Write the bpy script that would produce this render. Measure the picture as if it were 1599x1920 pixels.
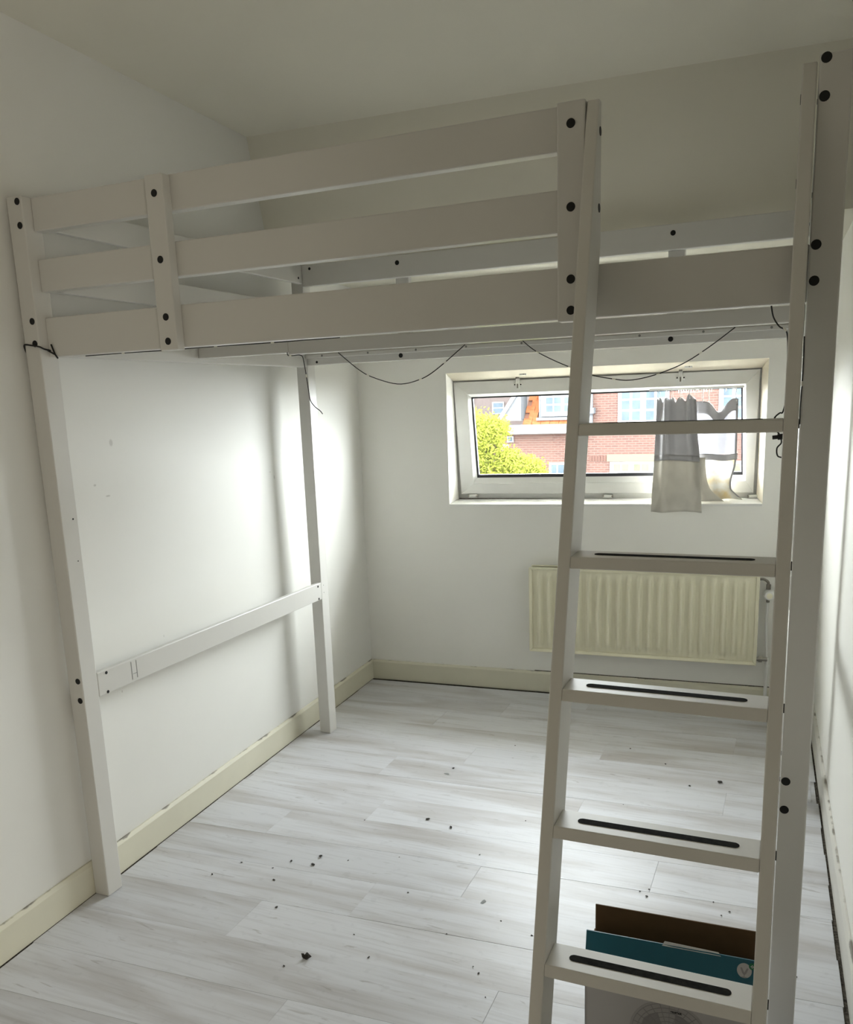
import bpy, bmesh, math, random
from mathutils import Vector, Matrix
S = bpy.context.scene
for o in list(bpy.data.objects): bpy.data.objects.remove(o)
random.seed(7)
COL = S.collection

# ------------------------------------------------------------------ camera
cam_d = bpy.data.cameras.new('camera'); cam = bpy.data.objects.new('camera', cam_d); COL.objects.link(cam)
YAW, PITCH, ROLL = 0.4127, -0.2093, -0.0362
fw = Vector((-math.sin(YAW)*math.cos(PITCH), math.cos(YAW)*math.cos(PITCH), math.sin(PITCH)))
rt = Vector((math.cos(YAW), math.sin(YAW), 0)); up = rt.cross(fw)
r2 = math.cos(ROLL)*rt + math.sin(ROLL)*up; u2 = -math.sin(ROLL)*rt + math.cos(ROLL)*up
m = Matrix((r2, u2, -fw)).transposed().to_4x4(); m.translation = Vector((2.0692, -1.8863, 1.5596))
cam.matrix_world = m
cam_d.sensor_fit = 'HORIZONTAL'; cam_d.sensor_width = 36.0; cam_d.lens = 1590.93/1599*36
cam_d.shift_y = 132.48/1599; cam_d.clip_start = .02; cam_d.clip_end = 300
S.camera = cam

# ------------------------------------------------------------------ sky, colour management
SKY = 9.0
w = bpy.data.worlds.new('sky'); S.world = w; w.use_nodes = True
bg = w.node_tree.nodes['Background']; bg.inputs[0].default_value = (.93, .965, 1.0, 1); bg.inputs[1].default_value = SKY
S.view_settings.view_transform = 'Standard'; S.view_settings.look = 'None'
S.view_settings.gamma = 1; S.view_settings.use_curve_mapping = False; S.view_settings.exposure = 2.64

# added warm fill light, unseen, shining in through a made-up doorway behind the camera
ld = bpy.data.lights.new('fill_light', 'POINT'); ld.energy = 13; ld.color = (1.0, .93, .80); ld.shadow_soft_size = .35
lo = bpy.data.objects.new('fill_light', ld); lo.location = (3.35, -2.75, 1.35); COL.objects.link(lo)

# ------------------------------------------------------------------ materials
def mat(name, col, rough=.5, spec=.4, metal=0, bump=0, bscale=60, var=0, vscale=6, vcol=None, trans=0):
    m = bpy.data.materials.new(name); m.use_nodes = True; nt = m.node_tree; b = nt.nodes['Principled BSDF']
    b.inputs['Base Color'].default_value = (*col, 1); b.inputs['Roughness'].default_value = rough
    b.inputs['Specular IOR Level'].default_value = spec; b.inputs['Metallic'].default_value = metal
    if var or bump:
        tc = nt.nodes.new('ShaderNodeTexCoord')
    if var:
        n = nt.nodes.new('ShaderNodeTexNoise'); n.inputs['Scale'].default_value = vscale; n.inputs['Detail'].default_value = 5
        nt.links.new(tc.outputs['Object'], n.inputs['Vector'])
        r = nt.nodes.new('ShaderNodeValToRGB'); r.color_ramp.elements[0].position = .35; r.color_ramp.elements[1].position = .65
        vc = vcol or tuple(c*(1-var) for c in col)
        r.color_ramp.elements[0].color = (*vc, 1); r.color_ramp.elements[1].color = (*col, 1)
        nt.links.new(n.outputs['Fac'], r.inputs['Fac']); nt.links.new(r.outputs['Color'], b.inputs['Base Color'])
    if bump:
        n = nt.nodes.new('ShaderNodeTexNoise'); n.inputs['Scale'].default_value = bscale; n.inputs['Detail'].default_value = 3
        nt.links.new(tc.outputs['Object'], n.inputs['Vector'])
        bp = nt.nodes.new('ShaderNodeBump'); bp.inputs['Strength'].default_value = bump; bp.inputs['Distance'].default_value = .004
        nt.links.new(n.outputs['Fac'], bp.inputs['Height']); nt.links.new(bp.outputs['Normal'], b.inputs['Normal'])
    return m
def wall_mat(name, col, scuffs=(), rough=.55):
    m = mat(name, col, rough, .3, bump=.12, bscale=14, var=.03, vscale=1.6)
    nt = m.node_tree; b = nt.nodes['Principled BSDF']
    src = b.inputs['Base Color'].links[0].from_socket
    tc = nt.nodes.new('ShaderNodeTexCoord')
    for (x, y, z, sy, sz, k) in scuffs:          # wear marks: small ellipses
        s = nt.nodes.new('ShaderNodeVectorMath'); s.operation = 'SUBTRACT'; s.inputs[1].default_value = (x, y, z)
        nt.links.new(tc.outputs['Object'], s.inputs[0])
        d = nt.nodes.new('ShaderNodeVectorMath'); d.operation = 'MULTIPLY'; d.inputs[1].default_value = (1/.05, 1/sy, 1/sz)
        nt.links.new(s.outputs[0], d.inputs[0])
        l = nt.nodes.new('ShaderNodeVectorMath'); l.operation = 'LENGTH'; nt.links.new(d.outputs[0], l.inputs[0])
        r = nt.nodes.new('ShaderNodeMapRange'); r.inputs[1].default_value = .6; r.inputs[2].default_value = 1.0
        r.inputs[3].default_value = k; r.inputs[4].default_value = 0; nt.links.new(l.outputs['Value'], r.inputs[0])
        mx = nt.nodes.new('ShaderNodeMix'); mx.data_type = 'RGBA'; nt.links.new(r.outputs[0], mx.inputs[0])
        nt.links.new(src, mx.inputs[6]); mx.inputs[7].default_value = (.3, .28, .24, 1); src = mx.outputs[2]
    nt.links.new(src, b.inputs['Base Color'])
    return m
M = {}
M['wall'] = wall_mat('wall_paint', (.90, .885, .83))
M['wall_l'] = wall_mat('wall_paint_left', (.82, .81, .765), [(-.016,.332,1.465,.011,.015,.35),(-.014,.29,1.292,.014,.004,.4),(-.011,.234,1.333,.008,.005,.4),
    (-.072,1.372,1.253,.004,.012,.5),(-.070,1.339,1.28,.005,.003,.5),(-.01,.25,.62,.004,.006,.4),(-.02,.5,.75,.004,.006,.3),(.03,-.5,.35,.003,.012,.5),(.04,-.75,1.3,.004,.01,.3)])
M['ceil'] = wall_mat('ceiling_paint', (.81, .775, .665))
M['wall_dark'] = wall_mat('wall_dark_low_bounce', (.16, .14, .12))  # dark tone put in to weaken light bounced from behind the camera
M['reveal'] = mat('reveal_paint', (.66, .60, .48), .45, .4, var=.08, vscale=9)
M['bed'] = mat('bed_paint', (.70, .685, .645), .33, .5, bump=.05, bscale=30, var=.025, vscale=3)
M['ladder'] = mat('ladder_paint', (.70, .68, .63), .42, .6, bump=.05, bscale=30, var=.03, vscale=4)
M['slat'] = mat('slat_wood', (.72, .62, .47), .5, .3, var=.1, vscale=8)
M['black'] = mat('bolt_black', (.012, .012, .012), .5, .3)
M['rubber'] = mat('grip_rubber', (.014, .014, .013), .95, .05, bump=.3, bscale=400, var=.3, vscale=90, vcol=(.025, .025, .022))
M['cable'] = mat('cable_black', (.015, .015, .014), .45, .4)
M['bead'] = mat('led_bead', (.85, .82, .72), .3, .5)
M['rad'] = mat('radiator_enamel', (.87, .83, .64), .35, .5, var=.06, vscale=10, vcol=(.85, .81, .62))
M['pvc'] = mat('window_pvc', (.86, .855, .82), .3, .5, var=.05, vscale=7)
M['gasket'] = mat('gasket_dark', (.05, .05, .055), .5, .3)
M['metal'] = mat('dull_metal', (.35, .33, .30), .35, .5, 1)
M['screw'] = mat('screw_grey', (.25, .25, .24), .4, .5, .6)
M['brass'] = mat('pipe_fitting', (.22, .20, .17), .4, .5, .7)
M['gap'] = mat('dirty_gap', (.05, .042, .035), .9, .1, var=.5, vscale=120, vcol=(.16, .14, .11))
M['teal'] = mat('box_teal', (.003, .10, .145), .35, .5, var=.12, vscale=9)
M['card'] = mat('box_brown_card', (.13, .075, .035), .8, .2, var=.1, vscale=30)
M['boxwhite'] = mat('box_print_white', (.50, .48, .47), .4, .4)
M['boxgrey'] = mat('box_print_grey', (.30, .285, .28), .4, .4)
M['boxgrey2'] = mat('box_print_pale', (.42, .40, .39), .4, .4)
M['green'] = mat('box_print_green', (.02, .16, .07), .4, .4)
M['paper'] = mat('torn_paper', (.6, .6, .58), .7, .2)
M['crumb'] = mat('crumb_dark', (.05, .045, .04), .8, .2)
M['stain'] = mat('stain_grey', (.30, .31, .30), .7, .2)
M['net_grey'] = None
def base_mat(name, col):   # cream skirting with grime along its top edge
    m = mat(name, col, .42, .4, var=.05, vscale=5); nt = m.node_tree; b = nt.nodes['Principled BSDF']
    src = b.inputs['Base Color'].links[0].from_socket
    tc = nt.nodes.new('ShaderNodeTexCoord'); sp = nt.nodes.new('ShaderNodeSeparateXYZ'); nt.links.new(tc.outputs['Object'], sp.inputs[0])
    n = nt.nodes.new('ShaderNodeTexNoise'); n.inputs['Scale'].default_value = 9; n.inputs['Detail'].default_value = 8; nt.links.new(tc.outputs['Object'], n.inputs['Vector'])
    ad = nt.nodes.new('ShaderNodeMath'); ad.operation = 'MULTIPLY_ADD'; ad.inputs[1].default_value = .035; nt.links.new(n.outputs['Fac'], ad.inputs[0]); nt.links.new(sp.outputs['Z'], ad.inputs[2])
    r = nt.nodes.new('ShaderNodeMapRange'); r.inputs[1].default_value = .1305; r.inputs[2].default_value = .134; nt.links.new(ad.outputs[0], r.inputs[0])
    mx = nt.nodes.new('ShaderNodeMix'); mx.data_type = 'RGBA'; nt.links.new(r.outputs[0], mx.inputs[0]); nt.links.new(src, mx.inputs[6])
    mx.inputs[7].default_value = (.22, .20, .16, 1); nt.links.new(mx.outputs[2], b.inputs['Base Color'])
    return m
M['base'] = base_mat('skirting_cream', (.72, .69, .555))
M['base_r'] = base_mat('skirting_white', (.68, .66, .60))
def plank_mat():
    m = mat('vinyl_plank', (.7, .7, .7), .40, .32); nt = m.node_tree; b = nt.nodes['Principled BSDF']
    L = nt.links.new; N = nt.nodes.new
    tc = N('ShaderNodeTexCoord'); oi = N('ShaderNodeObjectInfo')
    off = N('ShaderNodeVectorMath'); off.operation = 'ADD'; L(tc.outputs['Object'], off.inputs[0])
    cm = N('ShaderNodeCombineXYZ'); mu = N('ShaderNodeMath'); mu.operation = 'MULTIPLY'; mu.inputs[1].default_value = 37; L(oi.outputs['Random'], mu.inputs[0])
    L(mu.outputs[0], cm.inputs[0]); L(mu.outputs[0], cm.inputs[1]); L(cm.outputs[0], off.inputs[1])
    def noise(sx, sy, det, dist=0):
        mp = N('ShaderNodeMapping'); mp.inputs['Scale'].default_value = (sx, sy, 1); L(off.outputs[0], mp.inputs[0])
        n = N('ShaderNodeTexNoise'); n.inputs['Scale'].default_value = 1; n.inputs['Detail'].default_value = det; n.inputs['Distortion'].default_value = dist
        L(mp.outputs[0], n.inputs['Vector']); return n.outputs['Fac']
    def ramp(f, p0, p1, c0, c1):
        r = N('ShaderNodeValToRGB'); r.color_ramp.elements[0].position = p0; r.color_ramp.elements[1].position = p1
        r.color_ramp.elements[0].color = (*c0, 1); r.color_ramp.elements[1].color = (*c1, 1); L(f, r.inputs[0]); return r.outputs[0]
    def mult(a, c):
        x = N('ShaderNodeMix'); x.data_type = 'RGBA'; x.blend_type = 'MULTIPLY'; x.inputs[0].default_value = 1; L(a, x.inputs[6]); L(c, x.inputs[7]); return x.outputs[2]
    a = ramp(noise(1.3, 9, 6, .5), .30, .55, (.49, .468, .455), (.69, .695, .72))     # soft brownish grain clouds
    c = ramp(noise(4, 90, 5, .3), .34, .5, (.90, .895, .89), (1, 1, 1))                 # fine fibres
    e = ramp(noise(8, 46, 3, 1.4), .26, .34, (.76, .74, .72), (1, 1, 1))                # short dark dashes
    f = ramp(noise(26, 26, 3), .3, .38, (.93, .93, .93), (1, 1, 1))
    pl = N('ShaderNodeMapRange'); pl.inputs[3].default_value = .90; pl.inputs[4].default_value = 1.0; L(oi.outputs['Random'], pl.inputs[0])
    cc = N('ShaderNodeCombineColor'); [L(pl.outputs[0], cc.inputs[i]) for i in range(3)]
    L(mult(mult(mult(mult(a, c), e), f), cc.outputs[0]), b.inputs['Base Color'])
    bp = N('ShaderNodeBump'); bp.inputs['Strength'].default_value = .08; bp.inputs['Distance'].default_value = .002
    L(noise(6, 120, 4), bp.inputs['Height']); L(bp.outputs[0], b.inputs['Normal'])
    return m
M['plank'] = plank_mat()
def glass_mat(name, mixf=.06):
    m = bpy.data.materials.new(name); m.use_nodes = True; nt = m.node_tree; nt.nodes.clear()
    o = nt.nodes.new('ShaderNodeOutputMaterial'); t = nt.nodes.new('ShaderNodeBsdfTransparent'); g = nt.nodes.new('ShaderNodeBsdfGlossy')
    g.inputs['Roughness'].default_value = .02; t.inputs[0].default_value = (.97, .985, .975, 1); x = nt.nodes.new('ShaderNodeMixShader'); x.inputs[0].default_value = mixf
    nt.links.new(t.outputs[0], x.inputs[1]); nt.links.new(g.outputs[0], x.inputs[2]); nt.links.new(x.outputs[0], o.inputs[0]); return m
M['glass'] = glass_mat('window_glass')
def cloth_mat(name, col, transl, transp, var=0, stain=None):
    m = bpy.data.materials.new(name); m.use_nodes = True; nt = m.node_tree; nt.nodes.clear(); N = nt.nodes.new; L = nt.links.new
    o = N('ShaderNodeOutputMaterial'); d = N('ShaderNodeBsdfDiffuse'); t = N('ShaderNodeBsdfTranslucent'); p = N('ShaderNodeBsdfTransparent')
    d.inputs[0].default_value = (*col, 1); t.inputs[0].default_value = (*col, 1)
    tc = N('ShaderNodeTexCoord')
    if var or stain:
        n = N('ShaderNodeTexNoise'); n.inputs['Scale'].default_value = 14; n.inputs['Detail'].default_value = 6; L(tc.outputs['Object'], n.inputs['Vector'])
        r = N('ShaderNodeValToRGB'); r.color_ramp.elements[0].position = .34; r.color_ramp.elements[1].position = .55
        r.color_ramp.elements[0].color = (*(stain or [c*(1-var) for c in col]), 1); r.color_ramp.elements[1].color = (*col, 1)
        L(n.outputs['Fac'], r.inputs[0]); L(r.outputs[0], d.inputs[0]); L(r.outputs[0], t.inputs[0])
    a = N('ShaderNodeMixShader'); a.inputs[0].default_value = transl; L(d.outputs[0], a.inputs[1]); L(t.outputs[0], a.inputs[2])
    c = N('ShaderNodeMixShader'); c.inputs[0].default_value = transp; L(a.outputs[0], c.inputs[1]); L(p.outputs[0], c.inputs[2]); L(c.outputs[0], o.inputs[0])
    return m
M['net_grey'] = cloth_mat('curtain_grey', (.50, .49, .50), .10, .0, var=.08)
M['net_white'] = cloth_mat('curtain_white', (.64, .61, .545), .10, .0, var=.08)
M['net_sheer'] = cloth_mat('curtain_sheer', (.62, .61, .66), .075, .0, var=.08)
M['net_sheer_w'] = cloth_mat('curtain_sheer_low', (.72, .70, .64), .095, .0, stain=(.66, .53, .30))

# outdoors
def brick_mat(name, c1, c2, mortar, scale=1.0):
    m = mat(name, c1, .85, .2); nt = m.node_tree; b = nt.nodes['Principled BSDF']
    tc = nt.nodes.new('ShaderNodeTexCoord'); mp = nt.nodes.new('ShaderNodeMapping'); mp.inputs['Rotation'].default_value = (math.pi/2, 0, 0)
    br = nt.nodes.new('ShaderNodeTexBrick'); br.inputs['Scale'].default_value = scale; br.inputs['Brick Width'].default_value = .22; br.inputs['Row Height'].default_value = .075
    br.inputs['Mortar Size'].default_value = .012; br.inputs['Color1'].default_value = (*c1, 1); br.inputs['Color2'].default_value = (*c2, 1); br.inputs['Mortar'].default_value = (*mortar, 1)
    nt.links.new(tc.outputs['Object'], mp.inputs[0]); nt.links.new(mp.outputs[0], br.inputs['Vector']); nt.links.new(br.outputs['Color'], b.inputs['Base Color'])
    return m
M['brick'] = brick_mat('facade_brick', (0.0390, 0.0215, 0.0176), (0.0320, 0.0183, 0.0156), (0.0437, 0.0305, 0.0257))
M['brick2'] = brick_mat('neighbour_brick', (0.0328, 0.0257, 0.0242), (0.0289, 0.0227, 0.0211), (0.0390, 0.0328, 0.0312))
M['tile'] = mat('roof_tile', (0.0781, 0.0250, 0.0110), .7, .3, var=.3, vscale=9)
M['tile_dk'] = mat('roof_tile_far', (0.0422, 0.0211, 0.0149), .7, .3, var=.3, vscale=3)
M['ext_white'] = mat('outdoor_white_paint', (0.0898, 0.0898, 0.0898), .5, .3)
M['ext_grey'] = mat('lead_grey', (0.0422, 0.0437, 0.0468), .6, .3, var=.1, vscale=3)
M['ext_pane'] = mat('far_window_pane', (0.0296, 0.0375, 0.0453), .6, .25, var=.3, vscale=2)
M['ext_pane_g'] = mat('far_window_pane_lower', (0.0453, 0.0468, 0.0328), .6, .25, var=.25, vscale=3)
M['lintel'] = mat('facade_lintel', (0.0508, 0.0453, 0.0296), .8, .2)
M['soldier'] = mat('soldier_brick_red', (.034, .0195, .016), .8, 0)
M['street'] = mat('street_paving', (0.0484, 0.0453, 0.0390), .9, .2, var=.3, vscale=1)
for k_ in ('brick','brick2','tile','tile_dk','ext_white','ext_grey','ext_pane','ext_pane_g','lintel','street'): M[k_].node_tree.nodes['Principled BSDF'].inputs['Specular IOR Level'].default_value = 0
M['leaf'] = cloth_mat('leaf_yellow_green', (.085, .094, .014), .35, 0, var=.35)
M['bark'] = mat('bark', (.08, .06, .04), .9, .1)

# ------------------------------------------------------------------ mesh helpers
class MB:
    def __init__(s): s.bm = bmesh.new()
    def box(s, x0, x1, y0, y1, z0, z1):
        v = [s.bm.verts.new(p) for p in ((x0,y0,z0),(x1,y0,z0),(x1,y1,z0),(x0,y1,z0),(x0,y0,z1),(x1,y0,z1),(x1,y1,z1),(x0,y1,z1))]
        for f in ((3,2,1,0),(4,5,6,7),(0,1,5,4),(1,2,6,5),(2,3,7,6),(3,0,4,7)): s.bm.faces.new([v[i] for i in f])
        return s
    def hexa(s, P):          # 8 points, same order as box
        v = [s.bm.verts.new(p) for p in P]
        for f in ((3,2,1,0),(4,5,6,7),(0,1,5,4),(1,2,6,5),(2,3,7,6),(3,0,4,7)): s.bm.faces.new([v[i] for i in f])
        return s
    def prism(s, pts, a, b, fn):      # 2-D outline pts extruded from a to b; fn(p, t) -> 3-D
        A = [s.bm.verts.new(fn(p, a)) for p in pts]; B = [s.bm.verts.new(fn(p, b)) for p in pts]; n = len(pts)
        s.bm.faces.new(A); s.bm.faces.new(B[::-1])
        for i in range(n): s.bm.faces.new((A[i], B[i], B[(i+1)%n], A[(i+1)%n]))
        return s
    def cyl(s, p, q, r, n=14, r2=None):
        p, q = Vector(p), Vector(q); d = (q-p).normalized(); a = d.orthogonal().normalized(); b = d.cross(a); r2 = r if r2 is None else r2
        A = [s.bm.verts.new(p + (a*math.cos(t)+b*math.sin(t))*r) for t in [2*math.pi*i/n for i in range(n)]]
        B = [s.bm.verts.new(q + (a*math.cos(t)+b*math.sin(t))*r2) for t in [2*math.pi*i/n for i in range(n)]]
        s.bm.faces.new(A[::-1]); s.bm.faces.new(B)
        for i in range(n): s.bm.faces.new((A[i], A[(i+1)%n], B[(i+1)%n], B[i]))
        return s
    def tube(s, pts, r, n=6):
        pts = [Vector(p) for p in pts]; rings = []; a = None
        for i, p in enumerate(pts):
            d = (pts[min(i+1, len(pts)-1)] - pts[max(i-1, 0)]).normalized()
            if a is None: a = d.orthogonal().normalized()
            a = (a - d*a.dot(d)).normalized(); b = d.cross(a)
            rings.append([s.bm.verts.new(p + (a*math.cos(2*math.pi*k/n)+b*math.sin(2*math.pi*k/n))*r) for k in range(n)])
        for A, B in zip(rings, rings[1:]):
            for k in range(n): s.bm.faces.new((A[k], A[(k+1)%n], B[(k+1)%n], B[k]))
        s.bm.faces.new(rings[0][::-1]); s.bm.faces.new(rings[-1]); return s
    def grid(s, nu, nv, fn):
        V = [[s.bm.verts.new(fn(i/nu, j/nv)) for j in range(nv+1)] for i in range(nu+1)]
        for i in range(nu):
            for j in range(nv): s.bm.faces.new((V[i][j], V[i+1][j], V[i+1][j+1], V[i][j+1]))
        return s
    def build(s, name, m, parent=None, bevel=0, smooth=False, solid=0, label=None):
        bmesh.ops.recalc_face_normals(s.bm, faces=s.bm.faces)
        me = bpy.data.meshes.new(name); s.bm.to_mesh(me); s.bm.free()
        if m: me.materials.append(m)
        if smooth:
            for p in me.polygons: p.use_smooth = True
        o = bpy.data.objects.new(name, me); COL.objects.link(o)
        if parent: o.parent = parent; o.matrix_parent_inverse = parent_inv(parent)
        if solid:
            md = o.modifiers.new('solid', 'SOLIDIFY'); md.thickness = solid; md.offset = 0
        if bevel:
            md = o.modifiers.new('bevel', 'BEVEL'); md.width = bevel; md.segments = 2; md.limit_method = 'ANGLE'
        if label: o['label'] = label
        return o
def world_of(o):
    m = o.matrix_basis.copy()
    if o.parent: m = world_of(o.parent) @ o.matrix_parent_inverse @ m
    return m
def parent_inv(p): return world_of(p).inverted()
def tag(o, label=None, cat=None, group=None, kind=None):
    if label: o['label'] = label
    if cat: o['category'] = cat
    if group: o['group'] = group
    if kind: o['kind'] = kind
    return o
def thing(name, loc, label, cat, group=None):
    o = bpy.data.objects.new(name, None); o.location = loc; o.empty_display_size = .1; COL.objects.link(o); return tag(o, label, cat, group)
def smooth_path(P, n=8):       # Catmull-Rom through the given points
    P = [Vector(p) for p in P]; Q = [P[0]] + P + [P[-1]]; out = []
    for i in range(1, len(Q)-2):
        a, b, c, d = Q[i-1], Q[i], Q[i+1], Q[i+2]
        for k in range(n):
            t = k/n; out.append(.5*((2*b)+(c-a)*t+(2*a-5*b+4*c-d)*t*t+(3*b-a-3*c+d)*t**3))
    out.append(P[-1]); return out

# ------------------------------------------------------------------ room frame
XL, YB, AL, AB = -.1250, 2.3211, -.0536, .0652           # corner of the skirting faces, skews of left and back wall
XR, AR = 2.1905, -.0353
HC = 2.66; BH = .113
def lx(y, d=0): return XL + AL*(y-YB) - d                 # left skirting face (d = further into the wall)
def rx(y, d=0): return XR + AR*(y-YB) + d
ca, sa = math.cos(math.atan(AB)), math.sin(math.atan(AB))
def W(u, v, z): return (XL + u*ca - v*sa, YB + u*sa + v*ca, z)    # back-wall frame: u along, v outwards
YF = -3.1
def struct(o): return tag(o, kind='structure')
BT = .014                                                  # skirting thickness
# left wall, right wall, front wall, ceiling
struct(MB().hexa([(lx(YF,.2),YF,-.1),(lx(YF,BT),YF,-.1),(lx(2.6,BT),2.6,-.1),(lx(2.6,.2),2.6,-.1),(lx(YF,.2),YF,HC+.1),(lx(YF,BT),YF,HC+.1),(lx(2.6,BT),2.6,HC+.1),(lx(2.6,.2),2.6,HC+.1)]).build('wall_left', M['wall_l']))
DY0, DY1, DZ = -2.95, -1.75, 2.2                          # added doorway behind the camera, lets the fill light in
def rseg(mb, ya, yb, za, zb): return mb.hexa([(rx(ya,BT),ya,za),(rx(ya,.15),ya,za),(rx(yb,.15),yb,za),(rx(yb,BT),yb,za),(rx(ya,BT),ya,zb),(rx(ya,.15),ya,zb),(rx(yb,.15),yb,zb),(rx(yb,BT),yb,zb)])
mb = MB(); rseg(mb, YF, DY0, -.1, HC+.1); rseg(mb, DY1, 2.7, -.1, HC+.1); rseg(mb, DY0, DY1, DZ, HC+.1)
struct(mb.build('wall_right', M['wall']))
struct(MB().box(2.4, 4.9, YF-.9, YF-.7, -.1, 2.8).box(2.4, 4.9, -.8, -.6, -.1, 2.8).box(4.7, 4.9, YF-.9, -.6, -.1, 2.8).box(2.2, 2.6, YF-.9, YF-.2, -.1, 2.8).build('wall_fill_room', M['wall']))  # invented landing (walls, floor, ceiling), unseen, added to house the fill light
struct(MB().box(2.48, 4.9, YF-.9, -.6, -.1, -.006).build('floor_fill_room', M['gap']))
struct(MB().box(2.48, 4.9, YF-.9, -.6, 2.7, 2.8).build('ceiling_fill_room', M['ceil']))
struct(MB().box(-.3, 2.48, YF-.2, 3.0, HC, HC+.15).build('ceiling', M['ceil']))
# wall behind the camera, unseen; coloured dark to cut bounced light
mb = MB().box(-.3, 2.8, YF-.2, YF, -.1, HC+.1)
struct(mb.build('wall_front', M['wall_dark']))
# back wall with the window opening; set back behind the skirting
U0, U1, Z0, Z1 = .4915, 2.063, 1.018, 1.704
mb = MB()
def wbox(mb, u0, u1, v0, v1, z0, z1): return mb.hexa([W(u0,v0,z0),W(u1,v0,z0),W(u1,v1,z0),W(u0,v1,z0),W(u0,v0,z1),W(u1,v0,z1),W(u1,v1,z1),W(u0,v1,z1)])
T0 = 0.0
wbox(mb, -.3, U0, T0, .28, -.1, 2.2); wbox(mb, U1, 2.7, T0, .28, -.1, 2.2); wbox(mb, U0, U1, T0, .28, -.1, Z0); wbox(mb, U0, U1, T0, .28, Z1, 2.2)
struct(mb.build('wall_back', M['wall']))
# steep roof slope over the recess (mansard): soffit at 2.19, sloping face up to the ceiling
def sk(p, x): return (x, p[0] + .055*x, p[1])
struct(MB().prism([(1.485,2.1665),(1.345,2.68),(3.1,2.68),(3.1,2.1665)], -.15, 2.5, sk).build('wall_slope', M['ceil']))
# skirtings
def skirt(name, A, B, n, m, h=BH):
    A, B, n = Vector(A), Vector(B), Vector(n).normalized(); t = BT
    pr = [(0, 0), (0, h-.012), (t*.55, h), (t, h), (t, 0)]
    o = MB().prism(pr, 0, 1, lambda p, s: tuple(A.lerp(B, s) + n*p[0] + Vector((0, 0, p[1])))).build(name, m, bevel=.001); return struct(o)
skirt('baseboard_left', (lx(YF),YF,0), (lx(2.3211),2.3211,0), (-1,AL,0), M['base'])
p0, p1 = W(0,-BT,0), W(2.34,-BT,0)
bb_ = skirt('baseboard_back', p0, p1, (-sa,ca,0), M['base'])
g_ = MB(); wbox(g_, .95, 2.30, -.0035, .0, BH-.001, BH+.0035); g_.build('gap_line', M['gap'], bb_)
skirt('baseboard_right', (rx(DY1),DY1,0), (rx(2.44),2.44,0), (1,-AR,0), M['base_r'])

# ------------------------------------------------------------------ floor: underlay + planks
fl = struct(MB().box(-.3, 2.8, YF-.2, 2.7, -.12, -.006).build('floor', M['gap']))
LEN, WID = 1.4, .1975
J = {-3:.7,-2:.2,-1:1.1,0:.885,1:1.405,2:.552,3:.857,4:1.15,5:.308,6:.62,7:1.367,8:.483,9:.79,10:1.343,11:.483,12:.76,13:1.15}
for k in range(-13, 14):
    y0 = -.47 + WID*k
    j0 = J.get(k, random.uniform(0, LEN)); x = j0 - LEN*math.ceil((j0+.3)/LEN)
    while x < 2.6:
        xa, xb = x, x+LEN; x = xb
        ym = y0 + WID/2
        lo = lx(ym+AB*.1) + random.uniform(.002,.006); hi = rx(ym+AB*2.2) - random.choice((.006,.009,.012))
        a, b = max(xa, lo), min(xb, hi)
        if b-a < .004: continue
        g = .00018; dz = random.uniform(-.0006, 0.0)
        def sh(px, yy, isl, isr):      # keep the ends parallel to the side walls
            Y = yy + AB*px
            if isl: px = px + AL*(yy-ym)*1.0
            if isr: px = px + AR*(yy-ym)
            return px, yy + AB*px
        P = []
        for z in (-.006, dz):
            for (px, yy) in ((a+g, y0+g), (b-g, y0+g), (b-g, y0+WID-g), (a+g, y0+WID-g)):
                X, Y = sh(px, yy, px < lo+.01, px > hi-.01)
                if Y > YB + AB*(X-XL) - BT - .002: Y = YB + AB*(X-XL) - BT - .002
                P.append((X, Y, z))
        if P[2][1] - P[1][1] < .02: continue
        MB().hexa(P).build('plank', M['plank'], fl, bevel=.0005)

# ------------------------------------------------------------------ loft bed
L_, WD, PX, PY, HP = 2.13, 1.5435, .057, .0642, 2.1622
YI = .0317
bed = thing('loft_bed', (0, 0, 0), 'tall white wooden loft bed frame standing on four posts across the room', 'bed')
bolt_me = {}
def bolt(parent, c, n, r=.0095, t=.0016, m='black', name='bolt'):
    c, n = Vector(c), Vector(n); key = (r, t, m, name)
    if key not in bolt_me:
        o = MB().cyl((0,0,0), (0,0,t), r, 16).build(name, M[m]); bolt_me[key] = o.data; bpy.data.objects.remove(o)
    o = bpy.data.objects.new(name, bolt_me[key]); COL.objects.link(o); o.parent = parent
    o.matrix_parent_inverse = parent_inv(parent)
    o.matrix_basis = Matrix.Translation(c - n*.0006) @ n.to_track_quat('Z', 'Y').to_matrix().to_4x4()
    return o
posts = []
for (x, y) in ((0, 0), (L_-PX, 0), (0, WD-PY), (L_-PX, WD-PY)):
    posts.append(MB().box(x, x+PX, y, y+PY, 0, HP).build('post', M['bed'], bed, bevel=.003))
for z in (2.147, 2.084, 1.826, 1.764, .744, .68): bolt(posts[0], (.041, 0, z), (0,-1,0))
for z in (2.154, 2.089, 1.829, 1.763, .72, .653): bolt(posts[1], (2.0845, 0, z), (0,-1,0))
bolt(posts[2], (PX, 1.50, .735), (1,0,0), .0022, .001, 'screw', 'screw'); bolt(posts[2], (PX, 1.50, .70), (1,0,0), .0022, .001, 'screw', 'screw')
bolt(posts[0], (PX, .045, 1.25), (1,0,0), .003, .001); bolt(posts[0], (PX, .045, 1.12), (1,0,0), .002, .001)
def part(name, x0, x1, y0, y1, z0, z1, m='bed', b=.003): return MB().box(x0, x1, y0, y1, z0, z1).build(name, M[m], bed, bevel=b)
e = .0004
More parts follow.
